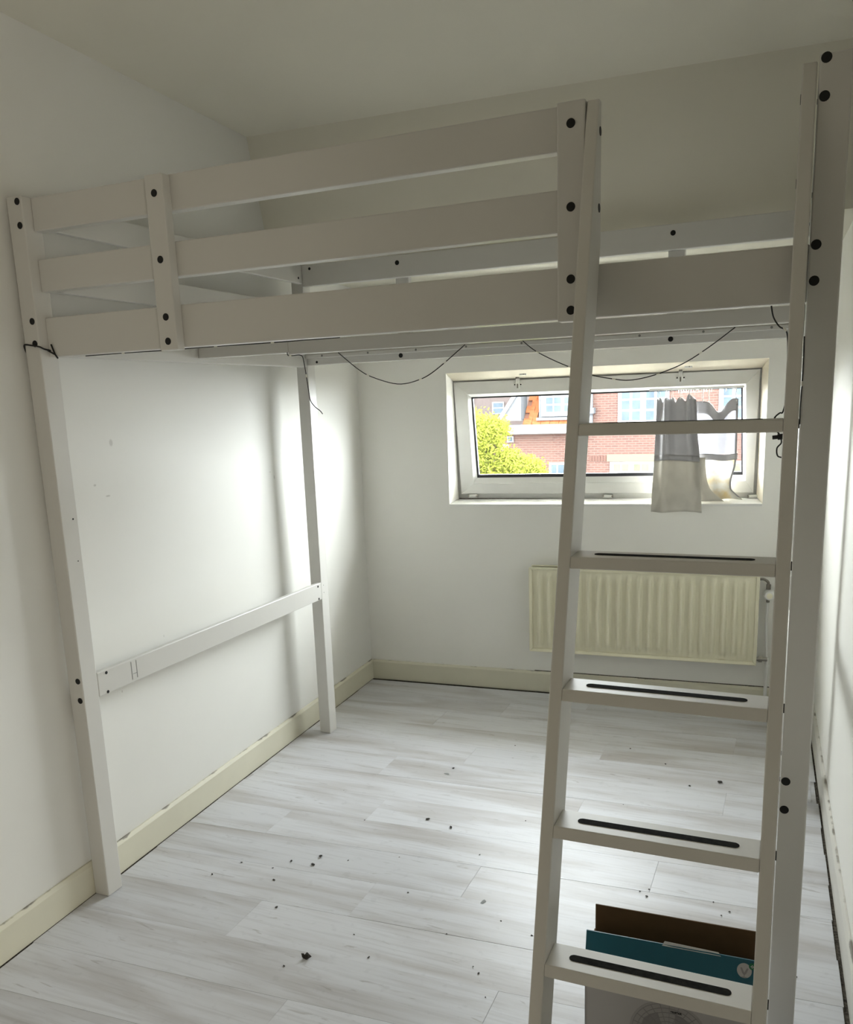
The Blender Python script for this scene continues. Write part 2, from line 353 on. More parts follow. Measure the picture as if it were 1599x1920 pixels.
# front: guard boards to the ladder opening, side rail full length
gt = part('guard_board', PX+e, 1.640, YI, PY, 2.0706, 2.1598)
gm = part('guard_board', PX+e, 1.640, YI, PY, 1.908, 1.9956)
fr = part('side_rail', PX+e, L_-PX-e, YI, PY, 1.7271, 1.8366)
for x0, x1, zz in ((.489, .547, (2.111,1.949,1.805,1.743)), (1.577, 1.6365, (2.114,1.952,1.807,1.743))):
    u = part('upright', x0, x1, 0, YI-e, 1.720, 2.157)
    for z in zz: bolt(u, ((x0+x1)/2, 0, z), (0,-1,0))
# back: top guard board and rail
bt = part('guard_board', PX+e, L_-PX-e, WD-PY, WD-YI, 2.0706, 2.1598)
br = part('side_rail', PX+e, L_-PX-e, WD-PY, WD-YI, 1.7371, 1.8366)
for x in (.515, 1.62): bolt(bt, (x, WD-PY, 2.128), (0,-1,0)); bolt(br, (x, WD-PY, 1.757), (0,-1,0))
bolt(bt, (.097, WD-PY, 2.142), (0,-1,0), .006); bolt(br, (.106, WD-PY, 1.750), (0,-1,0), .0055); bolt(bt, (2.03, WD-PY, 2.142), (0,-1,0), .006)
for x0 in (.489, 1.60): part('upright', x0, x0+.06, WD-YI+e, WD, 1.742, 2.157)
# ends: guard boards, end rail, low kick rail (inner faces flush with the posts' inner faces)
for sx in (0, 1):
    x0, x1 = (PX-.021, PX) if sx == 0 else (L_-PX, L_-PX+.021)
    nx = 1 if sx == 0 else -1; xf = x1 if sx == 0 else x0
    for z0, z1 in ((2.082, 2.1598), (1.912, 1.9956)):
        g = part('end_board', x0, x1, PY+e, WD-PY-e, z0, z1)
        bolt(g, (xf, PY+.03, z0+.025), (nx,0,0), .005); bolt(g, (xf, WD-PY-.03, z0+.022), (nx,0,0), .005)
    part('end_rail', x0-(.011 if sx == 0 else 0), x1+(0 if sx == 0 else .011), PY+e, WD-PY-e, 1.730, 1.8366)
    k = part('kick_rail', x0, x1, PY+e, WD-PY-e, .672, .7529)
    for y, z in ((PY+.04, .742), (PY+.038, .678), (WD-PY-.03, .739), (WD-PY-.028, .672+.008)): bolt(k, (xf, y, z), (nx,0,0), .0052)
    if sx == 0:
        for y in (.216, .240): MB().box(PX-.0002, PX+.0006, y, y+.0018, .683, .744).build('groove', M['screw'], k)
        MB().box(PX-.0002, PX+.0006, .222, .240, .700, .7015).build('groove', M['screw'], k)
# middle beam in two lengths, slat ledges, slats
mb1 = part('middle_beam', PX+e, .4405, .718, .752, 1.7435, 1.782); mb2 = part('middle_beam', .4405, L_-PX-e, .716, .754, 1.7375, 1.782)
l1 = part('slat_ledge', PX+.004, L_-PX-.004, PY+e, PY+.022, 1.752, 1.782); l2 = part('slat_ledge', PX+.004, L_-PX-.004, WD-PY-.022, WD-PY-e, 1.766, 1.7835)
for x in (.146, .371, .595, .818, 1.052, 1.28, 1.51, 1.738, 1.968): bolt(l2, (x, WD-PY-.022, 1.775), (0,-1,0), .0045, .001, 'screw', 'screw')

# ------------------------------------------------------------------ ladder
LO = dict(ox=1.6409, oy=-.5861, ux=-.0012, uy=.2761); LW, LD, LS, ZT = .0257, .0995, .4057, 2.1546
lad = thing('ladder', (1.855, -.55, 0), 'white wooden ladder with grip strips leaning against the loft bed opening', 'ladder')
def lp(a, b, z): return (LO['ox'] + LO['ux']*z + a - .0058*b, LO['oy'] + LO['uy']*z + .0058*a + b, z)
for a0 in (0, LS):
    zk = (.031-LD-LO['oy'])/LO['uy']                 # above this height the back edge is cut upright against the bed
    prof = [(0,0),(LD,0),(LD,zk),(.031-LO['oy']-LO['uy']*ZT,ZT),(0,ZT)]
    st = MB().prism(prof, a0, a0+LW, lambda p, t: lp(t, p[0], p[1])).build('stile', M['ladder'], lad, bevel=.003)
    inner = a0+LW if a0 == 0 else a0
    for z, b_ in ((2.095, .026), (1.945, .060)):
        bolt(st, lp(inner, b_, z), (1 if a0 == 0 else -1, 0, 0), .009)
    if a0:
        for z in (1.4958, 1.2374, .9825, .7221, .4622, .20): bolt(st, lp(a0+LW, .046, z), (1,0,0), .0088, .0028)
for z in (1.5058, 1.2474, .9925, .7321, .4722, .2120):
    r = MB().hexa([lp(LW,0.0004,z-.0233),lp(LS,0.0004,z-.0233),lp(LS,.0757,z-.0233),lp(LW,.0757,z-.0233),lp(LW,.0004,z),lp(LS,.0004,z),lp(LS,.0757,z),lp(LW,.0757,z)]).build('rung', M['ladder'], lad, bevel=.002)
    pts = []; a0, a1, bc, rr = LW+.050, LS-.046, .0385, .0098
    for i in range(13): t = math.pi/2 + math.pi*i/12; pts.append((a0+rr*math.cos(t), bc+rr*math.sin(t)))
    for i in range(13): t = -math.pi/2 + math.pi*i/12; pts.append((a1+rr*math.cos(t), bc+rr*math.sin(t)))
    MB().prism(pts, z-.0005, z+.0008, lambda p, t: lp(p[0], p[1], z)[:2] + (t,)).build('grip_strip', M['rubber'], r)

# ------------------------------------------------------------------ window
win = struct(bpy.data.objects.new('window_1', None)); COL.objects.link(win)
outer = [(U0,Z0),(U1,1.030),(U1,Z1),(U0,Z1)]               # at v = 0
inner = [(.513,1.036),(2.037,1.052),(2.037,1.663),(.4985,1.664)]   # at v = .1
mb = MB()
for i in range(4):
    j = (i+1)%4; a, b, c, d = outer[i], outer[j], inner[j], inner[i]
    if i != 0:
        ex = lambda p, q: (p[0]+(p[0]-1.27)*.02, p[1]+(p[1]-1.36)*.02)
        mb.hexa([W(a[0],.0005,a[1]),W(b[0],.0005,b[1]),W(c[0],.1,c[1]),W(d[0],.1,d[1])]+[W(a[0]+(.001 if i==3 else 0),.0005,a[1]),W(b[0],.0005,b[1]),W(outer[j][0],.1,outer[j][1]),W(outer[i][0],.1,outer[i][1])])
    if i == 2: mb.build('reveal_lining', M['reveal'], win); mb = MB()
mb.build('reveal_lining', M['wall'], win, label='white left side of the window reveal')
g_ = MB(); wbox(g_, .517, 2.03, .0975, .0998, 1.035, 1.0395); g_.build('grime_line', M['gap'], win)
sillo = MB().hexa([W(U0,-.004,Z0-.012),W(U1,-.004,1.018),W(U1,.1,1.018),W(U0,.1,Z0-.012),W(U0,-.004,Z0),W(U1,-.004,1.030),W(2.05,.1,1.046),W(.505,.1,1.034)]).build('window_sill', M['pvc'], win, bevel=.002)
# fixed outer frame + sash bars (mitred)
def ring(mb, o, i, v0, v1, v1i=None):
    v1i = v0 if v1i is None else v1i
    for k in range(4):
        j = (k+1)%4
        mb.hexa([W(o[k][0],v0,o[k][1]),W(o[j][0],v0,o[j][1]),W(i[j][0],v1i,i[j][1]),W(i[k][0],v1i,i[k][1]),
                 W(o[k][0],v1,o[k][1]),W(o[j][0],v1,o[j][1]),W(i[j][0],v1,i[j][1]),W(i[k][0],v1,i[k][1])])
big = [(.47,1.0),(2.09,1.0),(2.09,1.72),(.47,1.72)]
mb = MB(); ring(mb, big, [(.53,1.062),(2.0,1.07),(2.0,1.62),(.53,1.62)], .118, .2); mb.build('window_frame', M['pvc'], win)
sash_o = [(.5285,1.062),(2.022,1.070),(2.030,1.658),(.500,1.658)]
bead_o = [(.600,1.118),(1.985,1.126),(1.968,1.592),(.578,1.592)]
gl = [(.6245,1.164),(1.964,1.172),(1.948,1.572),(.6005,1.571)]
def lerp4(a, b, t): return [(p[0]+(q[0]-p[0])*t, p[1]+(q[1]-p[1])*t) for p, q in zip(a, b)]
for k in range(4):
    j = (k+1)%4; mb = MB(); o, i = sash_o, bead_o
    mb.hexa([W(o[k][0],.1,o[k][1]),W(o[j][0],.1,o[j][1]),W(i[j][0],.1,i[j][1]),W(i[k][0],.1,i[k][1]),W(o[k][0],.16,o[k][1]),W(o[j][0],.16,o[j][1]),W(i[j][0],.16,i[j][1]),W(i[k][0],.16,i[k][1])])
    mb.build('sash_bar', M['pvc'], win, bevel=.0015)
mb = MB(); ring(mb, lerp4(bead_o, gl, .03), lerp4(bead_o, gl, .66), .104, .15, .118); mb.build('glazing_bead', M['pvc'], win)
mb = MB(); ring(mb, lerp4(bead_o, gl, .66), lerp4(bead_o, gl, 1.02), .1185, .14); mb.build('gasket', M['gasket'], win)
mb = MB(); g = lerp4(bead_o, gl, 1.0)
mb.hexa([W(g[k][0],.130,g[k][1]) for k in range(4)] + [W(g[k][0],.134,g[k][1]) for k in range(4)]); mb.build('pane', M['glass'], win)
for u in (.8537, 1.667):
    h = MB(); wbox(h, u-.009, u+.009, .088, .0995, 1.610, 1.668); wbox(h, u-.022, u+.022, .094, .0995, 1.622, 1.642)
    h = h.build('catch', M['pvc'], win, bevel=.002)
    for du in (-.016, .016): MB().cyl(W(u+du,.0945,1.633), W(u+du,.092,1.633), .0035, 10).build('screw', M['black'], h)
    s_ = MB(); wbox(s_, u-.003, u+.003, .0855, .0885, 1.615, 1.637); s_.build('slot', M['metal'], h)
    s_ = MB(); wbox(s_, u-.008, u+.008, .080, .094, 1.664, 1.672); s_.build('pin', M['metal'], h)
    k_ = MB(); wbox(k_, u+.02, u+.055, .045, .070, 1.6775, 1.690); k_ = k_.build('strike_plate', M['pvc'], win, bevel=.002)
    s_ = MB().cyl(W(u+.042,.045,1.683), W(u+.042,.0435,1.683), .003, 8).build('screw', M['metal'], k_)
for u in (.575, 1.30, 2.0):
    h = MB(); wbox(h, u, u+.045, .084, .118, 1.046, 1.060); h = h.build('hinge', M['pvc'], win, bevel=.002)
    for du in (.0, .045): MB().cyl(W(u+du-.004,.09,1.053), W(u+du+.004,.09,1.053), .0075, 10).build('hinge_pin', M['metal'], h)
# daylight portal in the opening (a hint for the sampler, gives no light of its own)
def portal(name, c, nrm, sx, sy):
    d = bpy.data.lights.new(name, 'AREA'); d.shape = 'RECTANGLE'; d.size = sx; d.size_y = sy; d.energy = 1
    o = bpy.data.objects.new(name, d); COL.objects.link(o); o.matrix_world = Matrix.Translation(c) @ Vector(nrm).to_track_quat('-Z', 'Y').to_matrix().to_4x4()
    d.cycles.is_portal = True; return o
portal('window_portal', W(1.28,.24,1.36), (sa,-ca,0), 1.5, .62)


# ------------------------------------------------------------------ curtains on a rail
rail = thing('curtain_rail', W(1.75,.1,1.58), 'short white curtain track with small gliders along window top right', 'curtain rail')
rb = MB(); wbox(rb, 1.52, 1.960, .086, .0995, 1.575, 1.585); rb = rb.build('track', M['pvc'], rail, bevel=.001)
for i in range(17):
    u = 1.66 + i*.0118 if i < 14 else 1.70 + (i-10)*.045
    g_ = MB().cyl(W(u,.092,1.5755), W(u,.092,1.560), .0026, 6); g_.build('glider', M['pvc'], rail)
def hook(parent, u, v, zt, zb):
    MB().tube([W(u,.088,1.574), W(u,.07,zt+.012), W(u,v,zt), W(u+.003,v-.004,zb), W(u+.001,v-.008,zb+.006)], .0014, 5).build('hook', M['pvc'], parent)
c1 = thing('curtain', W(1.65,-.015,.99), 'grey gathered curtain with off-white lower half hanging over window sill', 'curtain', 'curtains at the window')
hk = [1.566, 1.606, 1.626, 1.668, 1.712]
def top1(s):       # top edge: peaks at the hooks, soft dips between
    u = 1.557 + s*(1.738-1.557); d = min(abs(u-h) for h in hk); return 1.540 - .030*(1-math.exp(-(d/.016)**2)) + .014*max(0, min(1, (s-.7)/.12))
def cur1(s, z):
    t = (1.54 - z)/.55; t = max(0, min(1, t))
    ul = 1.560 - .012*t; ur = 1.740 + .020*min(1, t*2.2) + .045*max(0, t-.35)
    s_ = s + .07*math.sin(s*5.1) - .05*math.sin(s*11); fold = .017*math.sin(s_*6.28*2.6 + 1.1*math.sin(t*2.4)) * (1-.7*min(1, t*1.5)) + .007*math.sin(s_*6.28*5.3+1)*max(0, 1-t*2.2) + .006*math.sin(s*6.28*1.4+2)*t
    v = .060 - .035*min(1, t*1.6) - .045*max(0, t-.6)/.4 + fold
    if z < 1.08: v = min(v, -.012 + .004*math.sin(s*9))
    elif z < 1.16: v = min(v, -.012 + (z-1.08)/.08*.03 + .004*math.sin(s*9))
    return W(ul + s*(ur-ul) + .004*math.sin(s*20)*(1-t), v, z)
MB().grid(64, 24, lambda s, t: cur1(s, top1(s)*(1-t) + (1.234+.004*math.sin(s*5))*t)).build('upper_panel', M['net_grey'], c1, smooth=True, solid=.0012)
MB().grid(64, 20, lambda s, t: cur1(s, (1.236+.004*math.sin(s*5))*(1-t) + (.988 - .003*math.sin(s*7))*t)).build('lower_panel', M['net_white'], c1, smooth=True, solid=.0012)
hm = MB().grid(64, 2, lambda s, t: (lambda p: (p[0], p[1]-.0025, p[2]))(cur1(s, 1.262 - .026*t + .004*math.sin(s*5)))).build('hem_band', M['net_grey'], c1, smooth=True, solid=.001)
for u in hk: hook(c1, u, .058, 1.560, 1.530)
c2 = thing('curtain', W(1.87,.06,1.03), 'thin see-through curtain with sagging grey header beside the window frame', 'curtain', 'curtains at the window')
def top2(s): return 1.518 - .055*math.exp(-((s-.55)/.17)**2) + .010*math.exp(-((s-.9)/.12)**2)
def cur2(s, z):
    t = max(0, min(1, (1.52 - z)/.5))
    ul = 1.742 + .0*t; ur = 1.937 + .004*t + .055*max(0, t-.86)/.14 - .022*math.exp(-((t-.80)/.13)**2)
    fold = .010*math.sin(s*6.28*2.1+.7+t) * (1-.3*t) + (.014*math.sin(s*6.28*1.3+1)*max(0, t-.5))
    return W(ul + s*(ur-ul), .064 + fold - .015*t, z)
MB().grid(48, 6, lambda s, t: cur2(s, top2(s) - t*.058)).build('header_band', M['net_grey'], c2, smooth=True, solid=.0012)
MB().grid(48, 20, lambda s, t: cur2(s, (top2(s)-.056)*(1-t) + 1.262*t)).build('upper_panel', M['net_sheer'], c2, smooth=True)
MB().grid(48, 4, lambda s, t: (lambda p: (p[0], p[1]-.003, p[2]))(cur2(s*1.02, 1.264 - t*.030 + .003*math.sin(s*7)))).build('hem_band', M['net_grey'], c2, smooth=True, solid=.0012)
MB().grid(48, 22, lambda s, t: cur2(s, 1.236*(1-t) + (1.0395+.004*math.sin(s*11)+.006*s)*t)).build('lower_panel', M['net_sheer_w'], c2, smooth=True)
MB().grid(4, 44, lambda s, t: (lambda p: (p[0], p[1]-.003, p[2]))(cur2(.955+.045*s, 1.50*(1-t)+1.052*t))).build('side_hem', M['net_grey'], c2, smooth=True, solid=.001)
MB().grid(30, 18, lambda s, t: (lambda p: (p[0]-.004, p[1]-.02-.014*math.sin(s*3.1), p[2]))(cur2(.0 + s*(.30+.35*t*t), 1.25*(1-t)+1.0375*t))).build('fold', M['net_white'], c2, smooth=True, solid=.001)
for u in (1.772, 1.800, 1.925): hook(c2, u, .066, 1.545, 1.512)

# ------------------------------------------------------------------ radiator
rad = thing('radiator', W(1.5,-.05,.245), 'cream ribbed panel radiator fixed low on the wall under the window', 'radiator')
RU0, RU1, RZ0, RZ1 = .941, 2.066, .246, .700
def rad_panel(v, u0, u1, z0, z1, name):
    n = 21; pitch = (u1-u0-.112)/(n-1); nu = 420; nz = 24
    def f(s, t):
        u = u0+.015 + s*(u1-u0-.030); z = z0+.015 + t*(z1-z0-.030)
        k = (u-(u0+.056))/pitch; h = 0
        if -.5 < k < n-.5:
            d = abs(k-round(k))*pitch; h = .5+.5*math.cos(min(1, max(0, d-.004)/.013)*math.pi)
        e_ = min(1, max(0, (z-(z0+.030))/.016)) * min(1, max(0, ((z1-.040)-z)/.016)); e_ = e_*e_*(3-2*e_)
        return W(u, v - .020*h*e_ + .016, z)
    p = MB(); p.grid(nu, nz, f); o = p.build(name, M['rad'], rad, smooth=True)
    fr_ = MB(); o4 = [(u0,z0),(u1,z0),(u1,z1),(u0,z1)]; i4 = [(u0+.016,z0+.016),(u1-.016,z0+.016),(u1-.016,z1-.016),(u0+.016,z1-.016)]
    ring(fr_, o4, i4, v-.003, v+.018, v+.006); fr_.build('panel_edge', M['rad'], o, bevel=.004)
    bk = MB(); wbox(bk, u0+.004, u1-.004, v+.0165, v+.020, z0+.004, z1-.004); bk.build('panel_back', M['rad'], o)
rad_panel(-.082, RU0, RU1, RZ0, RZ1, 'panel'); rad_panel(-.034, RU0+.004, RU1-.004, RZ0+.004, RZ1+.003, 'panel')
for u in (RU0+.15, RU1-.15):
    bb = MB(); wbox(bb, u, u+.03, -.020, -.0005, .33, .62); bb.build('bracket', M['rad'], rad)
MB().tube(smooth_path([W(RU1-.004,-.055,.672), W(RU1+.018,-.055,.672), W(RU1+.036,-.055,.660), W(RU1+.040,-.055,.640)]), .0062, 8).build('elbow_pipe', M['brass'], rad, smooth=True)
MB().cyl(W(RU1+.040,-.055,.648), W(RU1+.040,-.055,.624), .0105, 8).build('nut', M['brass'], rad)
vk = MB().cyl(W(RU1+.045,-.045,.598), W(RU1+.045,-.088,.598), .027, 24, .022).build('valve_knob', M['pvc'], rad, bevel=.003)
MB().cyl(W(RU1+.045,-.0885,.598), W(RU1+.045,-.091,.598), .014, 20).build('knob_cap', M['rad'], vk)
MB().cyl(W(RU1+.040,-.055,.575), W(RU1+.040,-.055,.560), .008, 8).build('nut', M['brass'], rad)
MB().tube(smooth_path([W(RU1+.040,-.055,.56), W(RU1+.038,-.05,.45), W(RU1+.046,-.04,.28), W(RU1+.046,-.035,.01)]), .0062, 8).build('supply_pipe', M['pvc'], rad, smooth=True)
MB().cyl(W(RU1-.004,-.055,.273), W(RU1+.010,-.055,.273), .0105, 10).cyl(W(RU1+.010,-.055,.273), W(RU1+.026,-.055,.273), .017, 6).cyl(W(RU1+.026,-.055,.273), W(RU1+.05,-.055,.273), .0095, 10).build('lower_fitting', M['metal'], rad)
MB().tube([W(RU1+.050,-.055,.28), W(RU1+.050,-.055,.004)], .0062, 8).build('return_pipe', M['pvc'], rad, smooth=True)

# ------------------------------------------------------------------ light string and cords
def wire(label, pts, beads, r=.0016, name='fairy_light_wire', extra=None):
    t = thing(name, pts[0], label, 'string lights')
    P = smooth_path(pts, 6); MB().tube(P, r, 6).build('cable', M['cable'], t, smooth=True)
    for f in beads:
        i = f*(len(P)-1); a = P[int(i)]; b = P[min(int(i)+1, len(P)-1)]; d = (b-a).normalized() if (b-a).length else Vector((1,0,0))
        MB().cyl(a-d*.005, a+d*.005, r*1.35, 8).build('lamp', M['bead'], t)
    return t
ZB = 1.7355
wire('thin black light wire dangling loose beside the far left post', [(.442,.706,1.745),(.443,.708,1.735),(.459,.704,1.7325),(.500,.70,1.7315),(.51,.70,1.707),(.521,.70,1.617),(.526,.70,1.581),(.542,.70,1.559),(.562,.70,1.544),(.571,.70,1.533)], [.22,.5])
wire('left sagging loop of black light wire under the bed beam', [(.612,.76,1.7365),(.687,.76,1.677),(.742,.76,1.648),(.831,.76,1.623),(.905,.76,1.632),(.968,.76,1.66),(1.076,.76,1.7365)], [.3,.7,.9])
wire('right sagging loop of black light wire hanging in front of window top', [(1.268,.76,1.7365),(1.307,.76,1.705),(1.362,.76,1.675),(1.417,.76,1.65),(1.486,.76,1.623),(1.543,.76,1.61),(1.599,.76,1.603),(1.669,.76,1.614),(1.752,.76,1.643),(1.825,.76,1.687),(1.893,.76,1.7365)], [.12,.3,.52,.72,.88])
wd = wire('black light wire with plug running down beside the right post', [(2.008,.05,1.7265),(2.013,.05,1.704),(2.025,.05,1.685),(2.040,.05,1.671),(2.044,.05,1.613),(2.046,.05,1.55),(2.040,.05,1.515),(2.034,.05,1.512),(2.025,.05,1.503),(2.020,.05,1.485),(2.034,.05,1.470),(2.040,.05,1.452),(2.032,.05,1.440),(2.034,.05,1.424),(2.045,.05,1.42)], [.2])
MB().cyl((2.022,.05,1.462), (2.046,.05,1.464), .0042, 10).cyl((2.032,.05,1.463), (2.046,.05,1.464), .0062, 10).build('plug', M['cable'], wd)
wire('black light wire pinched between the ladder stile and right post', [(2.0725,-.003,1.66),(2.0735,-.003,1.60),(2.0725,-.003,1.54),(2.0725,-.003,1.49)], [.55], .0014)
wire('black light wire running along the underside of front bed rail', [(.16,.0675,1.7262),(.3,.068,1.7268),(.442,.069,1.7262),(.62,.068,1.7268),(.8,.0685,1.7262),(1.0,.068,1.727)], [.2,.4,.6,.8], .0014)
cd = thing('tie_cord', (0,-.003,1.76), 'black cord knotted around the top of the front left post', 'cord')
MB().tube(smooth_path([(-.004,.012,1.735),(-.004,.004,1.750),(.004,-.0035,1.763),(.030,-.0035,1.760),(.0600,-.0035,1.7545),(.0610,.012,1.749),(.066,.0285,1.745),(0.0570,0.0285,1.7460),(0.0830,0.0285,1.7330)]), .0026, 6).build('loop', M['cable'], cd, smooth=True)
MB().tube([(0.0720,0.0285,1.7620),(0.0830,0.0285,1.7330),(0.0920,0.0285,1.7220)], .0024, 6).build('tail', M['cable'], cd, smooth=True)

# ------------------------------------------------------------------ cardboard box behind the ladder
bx = thing('cardboard_box', (1.8745,-.15,0), 'open white and teal cardboard fan box on the floor behind the ladder', 'box')
bx.rotation_euler = (0, 0, .0445)
BW2, BD, BHH, BB = .1825, .075, .335, .047
def bpart(mb, name, m, parent=None, **k):
    o = mb.build(name, M[m], None, **k); o.parent = parent or bx; return o
bd = MB().box(-BW2,BW2,-BD,-BD+.004,0,BHH).box(-BW2,-BW2+.004,-BD,BB,0,BHH).box(BW2-.004,BW2,-BD,BB,0,BHH).box(-BW2,BW2,BB-.004,BB,0,BHH).box(-BW2,BW2,-BD,BB,0,.004)
body = bpart(bd, 'body', 'boxwhite')
bpart(MB().box(-BW2+.0042,BW2-.0042,BB-.0052,BB-.0042,.004,BHH).box(-BW2+.0042,-BW2+.0052,-BD+.0042,BB-.0042,.004,BHH).box(BW2-.0052,BW2-.0042,-BD+.0042,BB-.0042,.004,BHH), 'inner_lining', 'card', label='plain brown inner lining')
fl1 = bpart(MB().hexa([(-BW2,-BD,BHH),(BW2,-BD,BHH),(BW2,-BD+.003,BHH),(-BW2,-BD+.003,BHH),(-BW2,-BD+.018,.401),(BW2,-BD+.018,.401),(BW2,-BD+.021,.401),(-BW2,-BD+.021,.401)]), 'flap', 'teal', label='teal front flap with a round white print')
fl2 = bpart(MB().hexa([(-BW2+.003,BB-.0052,BHH),(BW2-.003,BB-.0052,BHH),(BW2-.003,BB-.002,BHH),(-BW2+.003,BB-.002,BHH),(-BW2+.003,BB-.003,.403),(BW2-.003,BB-.003,.403),(BW2-.003,BB,.403),(-BW2+.003,BB,.403)]), 'flap', 'card', label='brown inner side of the rear flap')
fl3 = bpart(MB().hexa([(-BW2,-BD+.006,BHH),(-BW2+.003,-BD+.006,BHH),(-BW2+.003,BB-.008,BHH),(-BW2,BB-.008,BHH),(-BW2+.004,-BD+.02,.352),(-BW2+.007,-BD+.02,.352),(-BW2+.007,BB-.02,.352),(-BW2+.004,BB-.02,.352)]), 'flap', 'card', label='brown narrow side flap')
def onflap(x, z, n=.0012):
    t = (z-BHH)/(.401-BHH); return (x, -BD + .018*t - n, z)
def disc(cx, cz, r, n=28, sq=1.0): return [(cx + r*math.cos(2*math.pi*i/n), cz + sq*r*math.sin(2*math.pi*i/n)) for i in range(n)]
def deco(pts, n0, n1, fn, name, m, parent): return bpart(MB().prism(pts, n0, n1, lambda p, t: fn(p[0], p[1], t)), name, m, parent)
flp = lambda x, z, n: onflap(x, z, n)
pr_ = deco(disc(.147,.379,.0145), .0004, .0014, flp, 'round_print', 'boxwhite', fl1)
for q_ in ([(.139,.384),(.143,.374),(.147,.370),(.151,.374),(.155,.384),(.152,.385),(.147,.375),(.142,.385)], [(.1462,.365),(.1478,.365),(.1478,.373),(.1462,.373)], [(.142,.3655),(.152,.3655),(.152,.367),(.142,.367)]): deco(q_, .0015, .002, flp, 'print_mark', 'boxgrey', fl1)
deco(disc(.162,.390,.0065), .0016, .0022, flp, 'green_print', 'green', fl1)
for dx, dz in ((0,.002),(0,-.002),(.002,0),(-.002,0)): deco(disc(.162+dx,.390+dz,.0012,8), .0023, .0027, flp, 'print_mark', 'boxwhite', fl1)
tp = MB().hexa([(-.02,-BD+.0165,.398),(.10,-BD+.0165,.398),(.10,-BD+.0172,.398),(-.02,-BD+.0172,.398),(-.015,-BD+.021,.4065),(.095,-BD+.021,.403),(.095,-BD+.0217,.403),(-.015,-BD+.0217,.4065)])
bpart(tp, 'torn_tape', 'paper', fl1)
ff = lambda x, z, n: (x, -BD - n, z)
def ringpts(mb, cx, cz, ra, rb, n0, n1, n=40):
    for i in range(n):
        a, b = 2*math.pi*i/n, 2*math.pi*(i+1)/n
        P = [(cx+r*math.cos(t), cz+r*math.sin(t)) for (r, t) in ((ra,a),(rb,a),(rb,b),(ra,b))]
        mb.hexa([ff(p[0],p[1],n0) for p in P] + [ff(p[0],p[1],n1) for p in P])
FC, FZ = .000, .193
pic = deco(disc(FC, FZ, .084, 40), .0003, .0006, ff, 'fan_picture', 'boxgrey2', body)
mb = MB()
for r_ in (.079,.068,.057,.046,.035,.024): ringpts(mb, FC, FZ, r_-.0012, r_, .0007, .0010)
for i in range(24):
    a = 2*math.pi*i/24; c_, s_ = math.cos(a), math.sin(a); n_ = .0006
    mb.hexa([ff(FC+r*c_+k*s_, FZ+r*s_-k*c_, t) for t in (.0007,.0010) for (r,k) in ((.015,n_),(.079,n_),(.079,-n_),(.015,-n_))])
bpart(mb, 'print_mark', 'boxgrey', body)
for a in (.5, 2.6, 4.7):
    P = [(FC + .012*math.cos(a)+0, FZ + .012*math.sin(a))] + [(FC + .062*math.cos(a+t)*(1-.1*abs(t)), FZ + .062*math.sin(a+t)*(1-.1*abs(t))) for t in (-.6,-.3,0,.3,.6,.85)]
    deco(P, .0006, .00068, ff, 'print_mark', 'boxgrey', body)
deco(disc(FC, FZ, .014), .0010, .0014, ff, 'print_mark', 'boxgrey', body)
tx = bpy.data.curves.new('brand_text', 'FONT'); tx.body = 'TRISTAR'; tx.size = .0062; tx.align_x = 'CENTER'; tx.extrude = .0003; tx.offset = .0002
to = bpy.data.objects.new('brand_text', tx); COL.objects.link(to); bpy.context.view_layer.update()
me = bpy.data.meshes.new_from_object(to); bpy.data.objects.remove(to); me.materials.clear(); me.materials.append(M['black'])
to = bpy.data.objects.new('brand_lettering', me); COL.objects.link(to); to.parent = body; to.location = (.014, -BD-.0016, .2515); to.rotation_euler = (math.pi/2, 0, 0)
deco([(.135,.285),(.178,.285),(.178,.255),(.16,.262),(.147,.273)], .0004, .0010, ff, 'green_print', 'green', body)

# ------------------------------------------------------------------ crumbs and debris on the floor
def blob(name, x, y, r, m, label, cat, group=None, flat=.5, seed=0, zr=None):
    rnd = random.Random(seed); bm = bmesh.new(); bmesh.ops.create_icosphere(bm, subdivisions=1, radius=r)
    a = rnd.uniform(0, 6.28); sx = rnd.uniform(.8, 1.9)
    for v in bm.verts:
        v.co *= rnd.uniform(.65, 1.2); v.co.x *= sx; v.co.z *= flat; v.co = Matrix.Rotation(a, 3, 'Z') @ v.co
    zmin = min(v.co.z for v in bm.verts)
    for v in bm.verts: v.co.z -= zmin
    me = bpy.data.meshes.new(name); bm.to_mesh(me); bm.free(); me.materials.append(M[m])
    o = bpy.data.objects.new(name, me); o.location = (x, y, .0001); COL.objects.link(o); return tag(o, label, cat, group)
CR = [(.513,.397,.004),(.476,.336,.0025),(.522,.274,.004),(.619,.139,.0045),(.771,1.298,.006),(.847,.836,.006),(.953,.807,.006),(1.306,.086,.0028),(1.33,.065,.003),(1.312,.317,.003),
      (1.704,.60,.004),(1.679,.62,.0028),(1.705,.642,.0028),(1.902,.638,.003),(1.952,.602,.003),(1.931,.574,.003),(.30,.23,.004),(.35,.33,.003),(.70,.47,.0025),(.86,.55,.002),(.98,.36,.0025),
      (1.12,.66,.0025),(1.20,.95,.0028),(.92,.10,.0025),(1.01,.02,.003),(.80,-.10,.003),(1.18,.20,.0025),(.62,.75,.0025),(.42,.95,.002),(.95,1.62,.003),(1.45,1.75,.004),(1.62,1.63,.005),(1.74,1.45,.004),
      (1.85,1.52,.008),(1.52,1.2,.002),(1.62,.86,.002),(2.12,-.02,.003),(2.17,.12,.003),(2.14,.35,.004),(2.18,-.22,.003),(1.42,.28,.003),(1.38,-.02,.002)]
